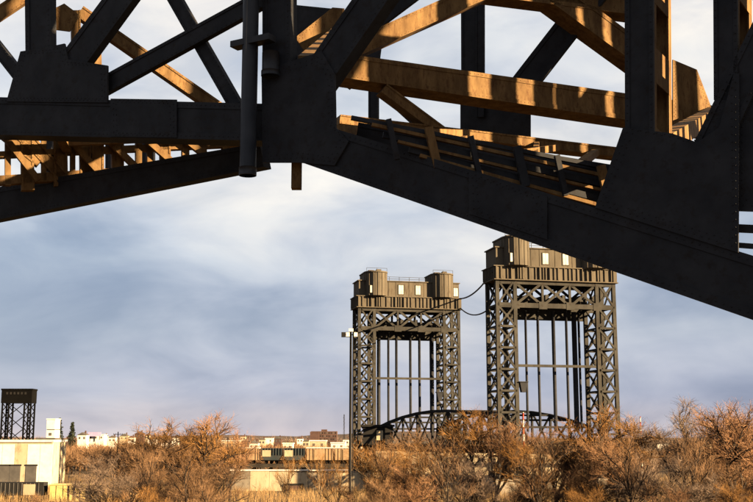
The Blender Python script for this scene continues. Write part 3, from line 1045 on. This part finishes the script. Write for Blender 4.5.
# red and white masts
for px, ytop, Y, lab in ((523.5, 413, 205.0, 'slim red and white banded mast in front of the nearer tower'), (641, 417, 330.0, 'slim red and white banded mast among the trees right of the towers')):
    X = px2(px, Y)
    zt2 = zpx(ytop, Y)
    ms = root('striped_mast', lab, 'mast', (X, Y, 0))
    z = -0.2
    k = 0
    while z < zt2:
        z2 = min(z + 1.3, zt2)
        tube('band', [(X, Y, z), (X, Y, z2)], 0.17, M['red_paint'] if k % 2 else M['white_paint'], ms, 8)
        z, k = z2, k + 1

# ------------------------------------------------------------------ skyline
Y = 985.0
x0, x1 = px2(311, Y), px2(337, Y)
ap = root('apartment_block', 'dull brick apartment block with a stepped flat roof on the skyline', 'building', ((x0 + x1) / 2, Y, 0))
zt2 = zpx(431.5, Y)
wb = box('wall', (x0, Y, -0.2), (x1, Y + 14, zt2), M['brick'], ap)
box('roof_tower', (x0 + 9, Y + 2, zt2), (x0 + 14, Y + 9, zt2 + 1.6), M['brick'], ap)
box('wing', (x0 - 0.8, Y - 1.5, -0.2), (x0 + 7, Y - 0.01, zt2 - 0.4), M['brick'], ap)
for r in range(4):
    for k in range(8):
        xx = x0 + 8 + k * 1.9
        box('window', (xx, Y - 0.08, zt2 - 2.2 - r * 2.7), (xx + 0.9, Y - 0.004, zt2 - 0.9 - r * 2.7), M['dark_paint'] if (k + r) % 3 else M['grey_roof'], wb)

mt_ = root('lattice_mast', 'thin lattice radio mast right of the brick apartment block', 'mast', (px2(344, 900), 900, 0))
X = px2(344, 900)
zt2 = zpx(415, 900)
for dx, dy in ((-.7, 0), (.7, 0), (0, 1.2)):
    bar('mast_leg', (X + dx, 900 + dy, -.2), (X + dx * .3, 900 + dy * .3, zt2), 0.22, 0.22, M['dark_paint'], mt_)
for k in range(9):
    z = 2 + k * 3
    bar('brace', (X - .7, 900, z), (X + .7, 900, z + 2.4), 0.14, 0.14, M['dark_paint'], mt_)


def house(px, ybase, wpx, hpx, Y, wall, roof, label, gable=True, group=None):
    X = px2(px, Y)
    w = wpx / F * Y
    ze = zpx(ybase, Y) + (hpx - 1.2) / F * Y
    t = root('house' if gable else 'flat_building', label, 'house' if gable else 'building', (X, Y, 0), 0, group)
    dpt = max(6, w * 0.7)
    wa = box('wall', (X - w / 2, Y, -0.2), (X + w / 2, Y + dpt, ze), M[wall], t)
    if gable:
        rh = min(w * 0.3, 3.4)
        f = [(X - w / 2 - .3, Y - .3, ze), (X + w / 2 + .3, Y - .3, ze), (X, Y - .3, ze + rh)]
        ro = extrude('roof', f, (0, dpt + .6, 0), M[roof], t)
        box('chimney', (X + w * .18, Y + 2, ze + rh * .3), (X + w * .18 + .8, Y + 2.8, ze + rh + .9), M['brick'], ro)
    else:
        box('roof', (X - w / 2 - .3, Y - .3, ze), (X + w / 2 + .3, Y + dpt + .3, ze + .5), M[roof], t)
    nw = max(2, int(w / 3.2))
    for k in range(nw):
        xx = X - w / 2 + w * (k + .5) / nw
        box('window', (xx - .5, Y - .08, ze - 2.3), (xx + .5, Y - .004, ze - 1.0), M['grey_roof'], wa)


house(82, 440, 9, 6, 640, 'white_paint', 'grey_roof', 'small white house just right of the white roof plant room')
house(96, 439, 16, 5, 760, 'white_paint', 'white_paint', 'wide white flat building under the lilac board on the skyline', False)
house(70, 441, 7, 5, 700, 'brick', 'grey_roof', 'dull brick house between the plant room and the white house')
house(124, 440, 8, 5, 900, 'cream_wall', 'grey_roof', 'cream gabled house beyond the left trees, nearer the lilac board')
house(139, 440, 9, 7, 880, 'brick', 'brick', 'brick-red gabled house on the skyline, tallest left of the bare trees')
house(152, 442, 8, 4, 860, 'white_paint', 'grey_roof', 'little white house just right of the brick-red gabled house')
house(166, 446, 14, 3, 640, 'white_paint', 'white_paint', 'low white flat building half hidden by the bare golden trees', False)
house(230, 445, 18, 5, 620, 'cream_wall', 'white_paint', 'cream flat building right of the tall golden trees', False)
house(246, 444, 8, 4, 800, 'brick', 'grey_roof', 'small brick house right of the cream flat building')
house(254, 447, 9, 5, 560, 'white_paint', 'grey_roof', 'white gabled house above the tan box car')
house(268, 441, 10, 3.5, 900, 'white_paint', 'white_paint', 'white flat building on the skyline above the hopper cars', False)
house(288, 447, 10, 4.5, 560, 'white_paint', 'white_paint', 'low white flat building behind the dark hopper cars', False)
house(318, 446, 16, 6, 520, 'cream_wall', 'white_paint', 'cream building with white roof below the brick apartment block', False)
house(338, 446, 14, 4, 560, 'white_paint', 'white_paint', 'white flat building behind the floodlight mast', False)
house(660, 446, 16, 3.5, 620, 'white_paint', 'grey_roof', 'pale flat building low behind the trees at right', False)
house(705, 447, 12, 4, 600, 'cream_wall', 'grey_roof', 'cream gabled house low behind the trees at right')
bb = root('lilac_board', 'pale lilac hoarding standing on the wide white building', 'hoarding', (px2(95, 755), 758, zpx(434.5, 760)))
box('board', (px2(88, 758), 757.6, zpx(436.4, 758)), (px2(101, 758), 758, zpx(432.4, 758)), M['sign_lilac'], bb)
for pxx in (89.5, 94.5, 99.5):
    bar('board_post', (px2(pxx, 758.3), 758.3, zpx(440, 758)), (px2(pxx, 758.3), 758.3, zpx(433, 758)), 0.4, 0.4, M['dark_paint'], bb)

# ------------------------------------------------------------------ bare winter trees
def grow(seed, H, spread=0.5, upright=0.35, trunk_r=0.2, stems=1, fine=1.0, bend=0.0):
    """skeleton of a bare tree of height about H: returns (limb tubes, twig tubes)"""
    r = random.Random(seed)
    limbs, twigs = [], []

    def path(p, d, L, n, wig, lift):
        pts = [p.copy()]
        for i in range(n):
            d = (d + Vector((r.gauss(0, wig), r.gauss(0, wig), r.gauss(0, wig) + lift))).normalized()
            pts.append(pts[-1] + d * (L / n))
        return pts, d

    def rec(p, d, L, rad, lev):
        n = (6, 5, 4, 3, 2)[lev]
        pts, de = path(p, d, L, n, (0.10, 0.16, 0.2, 0.22, 0.2)[lev], (0.03, 0.05, 0.06, 0.05, 0.03)[lev])
        rads = [max((0.07, 0.055, 0.036, 0.0105, 0.0066)[lev], rad * (1 - 0.62 * i / n)) for i in range(n + 1)]
        (limbs if lev <= 2 else twigs).append((pts, rads, (7, 6, 5, 3, 3)[lev]))
        if lev == 4: return
        kids = (9, 7, 6, max(2, int(6.5 * fine)))[lev]
        for k in range(kids):
            f = r.uniform((0.30, 0.22, 0.15, 0.1)[lev], 1.0) if k < kids - 1 else 1.0
            x = f * n
            i = min(int(x), n - 1)
            q = pts[i].lerp(pts[i + 1], x - i)
            t = (pts[i + 1] - pts[i]).normalized()
            az = r.uniform(0, 2 * pi)
            e = Vector((cos(az), sin(az), 0))
            e = (e - t * e.dot(t)).normalized()
            s = r.uniform(0.45, 0.95) * (1.25 if lev == 0 else 1.35 if lev == 3 else 1.0)
            nd = (t * (1 - spread * s * 0.6) + e * spread * s * 1.5 + Vector((0, 0, upright * r.uniform(0.3, 1)))).normalized()
            rec(q, nd, L * (r.uniform(0.42, 0.68) if lev < 3 else r.uniform(0.75, 1.25)) * (1.15 - 0.35 * f), rads[i] * r.uniform(0.55, 0.8), lev + 1)

    for s_ in range(stems):
        az = r.uniform(0, 2 * pi)
        d0 = Vector((0, 0, 1)) if stems == 1 else Vector((cos(az) * 0.45, sin(az) * 0.45, 1)).normalized()
        if bend: d0 = Vector((bend, 0, 1)).normalized()
        o0 = Vector((0, 0, -0.25)) if stems == 1 else Vector((cos(az) * .5, sin(az) * .5, -0.25))
        rec(o0, d0, H * (0.62 if stems == 1 else r.uniform(0.45, 0.62)), trunk_r * (1 if stems == 1 else .6), 0)
    zs = sorted(t[0][-1].z for t in twigs)
    top = zs[int(len(zs) * 0.93)]
    k = H / top
    return [([p * k for p in pts], rr, s) for pts, rr, s in limbs], [([p * k for p in pts], rr, s) for pts, rr, s in twigs]


def tubes_mesh(name, tubes, mat):
    V, Fc = [], []
    for pts, rads, s in tubes:
        tube_geo(pts, rads, s, V, Fc, False)
    me = bpy.data.meshes.new(name)
    me.from_pydata(V, [], Fc)
    me.materials.append(mat)
    me.update()
    return me


_tm = {}


def tree_proto(key):
    """limb and twig geometry of one kind of tree (unit: metres at height 12)"""
    if key not in _tm:
        sd_, kw = {'oak': (21, dict(spread=0.55, upright=0.25, trunk_r=0.3)),
                   'ash': (5, dict(spread=0.42, upright=0.5, trunk_r=0.24)),
                   'maple': (33, dict(spread=0.6, upright=0.3, trunk_r=0.26)),
                   'bent': (12, dict(spread=0.55, upright=0.4, trunk_r=0.24, bend=0.28, fine=0.8)),
                   'birch': (8, dict(spread=0.36, upright=0.6, trunk_r=0.16)),
                   'sapling': (44, dict(spread=0.4, upright=0.55, trunk_r=0.15, fine=0.32)),
                   'scrub': (17, dict(spread=0.55, upright=0.45, trunk_r=0.16, stems=3, fine=0.7)),
                   'thicket': (27, dict(spread=0.6, upright=0.35, trunk_r=0.14, stems=4, fine=0.7))}[key]
        _tm[key] = grow(sd_, 12.0, **kw)
    return _tm[key]


_tmesh = {}


def tree(name, key, px, ytop, Y, label, twig='twig_gold', bark='bark', wide=1.0, rot=None, group='bare winter trees', cat='tree'):
    H = zpx(ytop, Y)
    limbs, twigs = tree_proto(key)
    kb, kt = (key, bark), (key, twig, 't')
    if kb not in _tmesh: _tmesh[kb] = tubes_mesh('trunk', limbs, M[bark])
    if kt not in _tmesh: _tmesh[kt] = tubes_mesh('crown', twigs, M[twig])
    k = H / 12.0
    o = bpy.data.objects.new(name, None)
    col.objects.link(o)
    o.location = (px2(px, Y), Y, 0)
    o.rotation_euler = (0, 0, rnd.uniform(0, 6.28) if rot is None else rot)
    o.scale = (k * wide, k * wide, k)
    tag(o, label, cat, group)
    for nm, kk in (('trunk', kb), ('crown', kt)):
        c = bpy.data.objects.new(nm, _tmesh[kk])
        col.objects.link(c)
        c.parent = o
    return o


tree('bare_tree', 'oak', 207, 421, 150, 'tall bare golden tree with dark forking trunk, left of the freight cars', 'twig_gold', 'bark', 1.2, 0.4)
tree('bare_tree', 'maple', 176, 428, 160, 'bare golden tree standing just left of the tallest left tree', 'twig_gold', 'bark', 1.38, 2.0)
tree('bare_tree', 'ash', 142, 441, 165, 'rounded bare brown tree below the brick-red skyline house', 'twig_brown', 'bark', 1.62, 1.0)
tree('bare_tree', 'scrub', 128, 447, 150, 'brown scrubby tree just right of the cream warehouse', 'twig_brown', 'bark', 1.38, 3.0)
tree('bare_tree', 'maple', 232, 437, 175, 'bare russet tree in front of the cream flat building', 'twig_red', 'bark', 0.9, 5.0)
tree('bare_tree', 'oak', 466, 417, 152, 'broad bare golden brown tree between the two lift towers', 'twig_gold', 'bark', 1.19, 1.2)
tree('bare_tree', 'ash', 497, 425, 148, 'bare russet tree at the foot of the nearer tower, left leg', 'twig_red', 'bark', 1.25, 4.0)
tree('bare_tree', 'maple', 436, 437, 150, 'lower bare brown tree under the left half of the arched span', 'twig_brown', 'bark', 1.25, 0.2)
tree('bare_tree', 'maple', 590, 418, 145, 'dense bare ochre tree hiding the right leg of the nearer tower', 'twig_gold', 'bark', 1.25, 2.6)
tree('bare_tree', 'ash', 556, 438, 142, 'bare brown tree under the right half of the arched span', 'twig_brown', 'bark', 1.38, 3.9)
tree('bare_tree', 'bent', 672, 410, 165, 'open grey tree with one strongly curved dark trunk, right of the towers', 'twig_grey', 'bark', 1.19, 0.0)
tree('bare_tree', 'birch', 645, 424, 175, 'thin grey tree close to the right edge of the nearer tower', 'twig_grey', 'bark', 1.50, 0.7)
tree('bare_tree', 'oak', 737, 412, 140, 'dense round russet tree at the right edge of the picture', 'twig_red', 'bark', 1.25, 5.2)
tree('bare_tree', 'maple', 712, 436, 150, 'lower russet tree beside the dense round one at the right edge', 'twig_red', 'bark', 1.25, 1.7)
tree('bare_tree', 'sapling', 372, 449, 140, 'pale slender tree just right of the floodlight mast', 'twig_gold', 'bark_pale', 0.8, 2.2)
tree('bare_tree', 'sapling', 322, 456, 150, 'pale slender sapling in front of the sunlit cream box car', 'twig_gold', 'bark_pale', 0.8, 0.9)
tree('bare_tree', 'sapling', 338, 462, 145, 'pale slender sapling just left of the floodlight mast', 'twig_gold', 'bark_pale', 0.8, 4.4)
tree('bare_tree', 'sapling', 286, 459, 155, 'pale slender sapling in front of the dark hopper cars', 'twig_gold', 'bark_pale', 0.8, 3.1)
tree('bare_tree', 'scrub', 402, 452, 140, 'multi-stemmed golden bush below the farther tower', 'twig_gold', 'bark_pale', 1.25, 0.3)
tree('bare_tree', 'maple', 757, 414, 150, 'dense russet tree half cut off by the right edge', 'twig_red', 'bark', 1.3, 0.5)
tree('bare_tree', 'ash', 722, 424, 158, 'dense upright russet tree just left of the round one at the right edge', 'twig_red', 'bark', 1.3, 2.5)
tree('bare_tree', 'oak', 524, 446, 136, 'low wide golden tree in front of the nearer tower portal', 'twig_gold', 'bark', 1.3, 3.3)
tree('bare_tree', 'maple', 622, 441, 138, 'low russet tree at the right foot of the nearer tower', 'twig_red', 'bark', 1.2, 0.9)
# scrub along the near edge: a back and a front row
sp = random.Random(41)
marks = [(124, 'right of the yellow striped shed'), (138, 'below the cream gabled skyline house'), (152, 'below the rounded brown tree'), (166, 'left of the tall golden trees'),
         (186, 'under the golden tree beside the tallest left one'), (210, 'under the tallest left tree'), (232, 'at the left end of the cream wall'), (256, 'in front of the cream wall, below the tan box car'),
         (424, 'under the left half of the arched span'), (446, 'left of the broad tree between the towers'), (470, 'under the broad tree between the towers'), (492, 'under the left leg of the nearer tower'),
         (514, 'left of the red and white mast by the tower'), (536, 'right of the red and white mast by the tower'), (558, 'under the nearer tower portal'), (580, 'under the dense ochre tree'),
         (602, 'under the right leg of the nearer tower'), (624, 'just right of the nearer tower foot'), (648, 'under the thin grey tree'), (672, 'under the curved trunk tree'),
         (694, 'right of the curved trunk tree'), (716, 'under the upright russet tree'), (740, 'under the round russet tree'), (764, 'in the bottom right corner')]
cn = {'twig_red': 'russet', 'twig_gold': 'golden', 'twig_brown': 'brown', 'twig_grey': 'greyish'}
for px, where in marks:
    lo_ = 14 if 225 < px < 260 or 400 < px < 450 else 6
    if px in (138, 166, 232, 256, 446, 492, 536, 580, 624, 694): continue
    tw_ = sp.choice(('twig_brown', 'twig_grey', 'twig_brown') if px < 300 else ('twig_red', 'twig_grey', 'twig_brown'))
    tree('scrub_tree', sp.choice(('scrub', 'thicket')), px + sp.uniform(-3, 3), sp.uniform(456, 470) + lo_, sp.uniform(128, 142), 'taller %s scrub %s' % (cn[tw_], where), tw_, 'bark', sp.uniform(1.1, 1.5), None, 'thicket along the bottom edge')
    if sp.random() < 0.45 or 225 < px < 470: continue
    tw_ = sp.choice(('twig_brown', 'twig_gold') if px < 300 else ('twig_red', 'twig_gold', 'twig_gold'))
    tree('scrub_tree', sp.choice(('scrub', 'thicket')), px + sp.uniform(6, 12), sp.uniform(480, 491) + lo_, sp.uniform(110, 122), 'low %s bush in front, %s' % (cn[tw_], where), tw_, 'bark', sp.uniform(1.1, 1.5), None, 'thicket along the bottom edge')
for px, yt, where in ((40, 497, 'below the parked trailer'), (362, 490, 'right of the floodlight mast'), (396, 484, 'below the farther tower')):
    tree('scrub_tree', 'thicket', px, yt, 126, 'low tangled brown bush at the bottom edge ' + where, 'twig_brown', 'bark', 1.1, None, 'thicket along the bottom edge')

# far woods along the skyline and ground scrub: one mass each
def strand_mass(name, n, xr, yr, hr, mat, label, seed, clump=0.0, width=0.25):
    r = random.Random(seed)
    V, Fc = [], []
    for i in range(n):
        y = r.uniform(*yr)
        x = r.uniform(*xr) * y / yr[1]
        h = r.uniform(*hr) * (1 + clump * (sin(x * 0.06) * sin(x * 0.023 + 1) + sin(y * .05)) * 0.5)
        a = r.uniform(0, 2 * pi)
        z = -0.2
        w = width * r.uniform(0.6, 1.4)
        c, s = cos(a) * w, sin(a) * w
        lx, ly = r.gauss(0, h * .22), r.gauss(0, h * .22)
        b = len(V)
        V += [Vector((x - c, y - s, z)), Vector((x + c, y + s, z)), Vector((x + s * .8, y - c * .8, z)), Vector((x + lx, y + ly, h))]
        Fc += [(b, b + 1, b + 3), (b + 1, b + 2, b + 3), (b + 2, b, b + 3)]
    tag(mesh(name, V, Fc, mat, recentre=False), label, 'vegetation', None, 'stuff')



def wood_mass(name, n, xr, yr, hr, mat, label, seed, nt=64, tw=0.09):
    """many low bare crowns merged into one mass: each a fan of thin twigs over a short stem"""
    r = random.Random(seed)
    V, Fc = [], []
    for i in range(n):
        y = r.uniform(*yr)
        x = r.uniform(*xr) * y / yr[1]
        H = r.uniform(*hr)
        c = Vector((x, y, H * 0.35))
        for k in range(nt):
            a = r.uniform(0, 2 * pi)
            e = math.acos(r.uniform(-0.1, 1))
            d = Vector((sin(e) * cos(a) * 0.85, sin(e) * sin(a) * 0.85, cos(e)))
            tip = c + d * H * r.uniform(0.4, 0.66)
            st = c + d * H * r.uniform(0.0, 0.3) + Vector((r.gauss(0, .4), r.gauss(0, .4), r.gauss(0, .4)))
            w = Vector((r.gauss(0, 1), r.gauss(0, 1), r.gauss(0, 1))).cross(d).normalized() * r.uniform(0.9, 2.2) * tw
            b = len(V)
            V.extend((st - w, st + w, tip))
            Fc.append((b, b + 1, b + 2))
        b = len(V)
        V.extend((Vector((x - .25, y, -.2)), Vector((x + .25, y, -.2)), Vector((x, y + .4, -.2)), c + Vector((0, 0, H * .3))))
        Fc.extend(((b, b + 1, b + 3), (b + 1, b + 2, b + 3), (b + 2, b, b + 3)))
    tag(mesh(name, V, Fc, mat, recentre=False), label, 'vegetation', None, 'stuff')


wood_mass('woodland_belt', 420, (-150, 150), (330, 420), (6.0, 10.5), M['twig_brown'], 'brown belt of bare woodland behind the towers and trestle', 66, 260, 0.04)
wood_mass('far_wood', 2600, (-430, 430), (430, 1000), (5.0, 9.5), M['twig_brown'], 'far brown bare woodland along the skyline', 61)
wood_mass('hillside_wood', 1500, (-520, 520), (1000, 1300), (8.0, 15.0), M['twig_grey'], 'greyish bare woods covering the low ridge at the horizon', 64)
strand_mass('dry_reeds', 50000, (-110, 110), (105, 300), (0.8, 2.2), M['reed'], 'dry golden reeds between the trees along the bottom', 62, 0.3, 0.035)

# a few dark firs on the skyline
def fir(px, ytop, Y, label):
    X = px2(px, Y)
    H = zpx(ytop, Y)
    r = random.Random(int(px))
    t = root('fir_tree', label, 'tree', (X, Y, 0))
    tube('trunk', [(X, Y, -.2), (X, Y, H * .9)], [0.35, 0.08], M['bark'], t, 6)
    V, Fc = [], []
    for i in range(900):
        f = r.random() ** 0.8
        z = H * (0.12 + 0.88 * f)
        rad = H * 0.2 * (1 - f) + 0.15
        a = r.uniform(0, 2 * pi)
        q = rad * math.sqrt(r.random())
        p = Vector((X + cos(a) * q, Y + sin(a) * q, z))
        b = len(V)
        for k in range(3):
            V.append(p + Vector((r.gauss(0, .45), r.gauss(0, .45), r.gauss(0, .4))))
        Fc.append((b, b + 1, b + 2))
    mesh('crown', V, Fc, M['fir'], t)


fir(59, 419, 640, 'dark fir rising behind the white plant room')
fir(72, 423, 640, 'dark fir just right of the white plant room')

for px, yb, w, h, Y_, wall, roof, lab in (
        (104, 441, 5, 4.5, 820, 'cream_wall', 'grey_roof', 'tiny cream house right of the lilac board'),
        (112, 442, 7, 4, 780, 'white_paint', 'grey_roof', 'tiny white house between the lilac board and the cream gabled house'),
        (131, 442, 6, 4, 820, 'white_paint', 'brick', 'tiny white house touching the brick-red gabled house'),
        (147, 441, 5, 5, 930, 'cream_wall', 'brick', 'tiny cream house with red roof right of the brick-red gabled house'),
        (175, 442, 6, 4, 900, 'white_paint', 'grey_roof', 'tiny white house left of the tallest golden tree'),
        (243, 441, 5, 4, 950, 'cream_wall', 'brick', 'tiny cream house behind the small brick house'),
        (262, 444, 6, 4, 700, 'cream_wall', 'grey_roof', 'tiny cream house between the two white buildings above the hopper cars'),
        (278, 443, 7, 4, 820, 'brick', 'grey_roof', 'tiny brick house above the hopper cars'),
        (300, 443, 6, 4, 900, 'white_paint', 'brick', 'tiny white house left of the brick apartment block'),
        (306, 446, 6, 4.5, 600, 'cream_wall', 'grey_roof', 'tiny cream house left of the white-roofed cream building'),
        (346, 444, 6, 4, 700, 'white_paint', 'grey_roof', 'tiny white house right of the floodlight mast')):
    house(px, yb, w, h + 1.5, Y_, wall, roof, lab)
# telegraph poles along the trestle and the yard
for px, Y_, yt, lab in ((118, 260.0, 432, 'telegraph pole right of the cream warehouse'), (163, 262.0, 434, 'telegraph pole left of the tallest golden tree'), (228, 264.0, 437, 'telegraph pole at the left end of the cream wall')):
    X = px2(px, Y_)
    zt2 = zpx(yt, Y_)
    tp = root('telegraph_pole', lab, 'pole', (X, Y_, 0))
    tube('pole', [(X, Y_, -.2), (X, Y_, zt2)], [0.16, 0.11], M['bark'], tp, 8)
    bar('cross_arm', (X - 1.1, Y_ - .1, zt2 - .6), (X + 1.1, Y_ - .1, zt2 - .6), 0.14, 0.14, M['bark'], tp)
    for dx in (-1.0, -.5, .5, 1.0):
        tube('insulator', [(X + dx, Y_ - .1, zt2 - .53), (X + dx, Y_ - .1, zt2 - .33)], 0.05, M['white_paint'], tp, 6)

for px, yt, Y_, bk, lab in ((150, 452, 128, 'bark', 'slender dark sapling below the brick-red skyline house'), (190, 450, 126, 'bark', 'slender dark sapling left of the tallest golden tree'),
                                                        (388, 448, 132, 'bark', 'slender dark sapling at the foot of the farther tower'),
                            (418, 446, 130, 'bark_pale', 'slender pale sapling under the right leg of the farther tower'), (446, 440, 128, 'bark', 'slender dark sapling left of the broad tree between the towers'),
                            (536, 440, 128, 'bark', 'slender dark sapling right of the red and white mast by the tower'), (630, 438, 130, 'bark', 'slender dark sapling just right of the nearer tower'),
                            (692, 436, 128, 'bark', 'slender dark sapling right of the curved trunk tree')):
    tree('bare_tree', 'sapling', px, yt, Y_, lab, 'twig_gold' if bk == 'bark_pale' else 'twig_brown', bk, 0.9, px * 0.37)
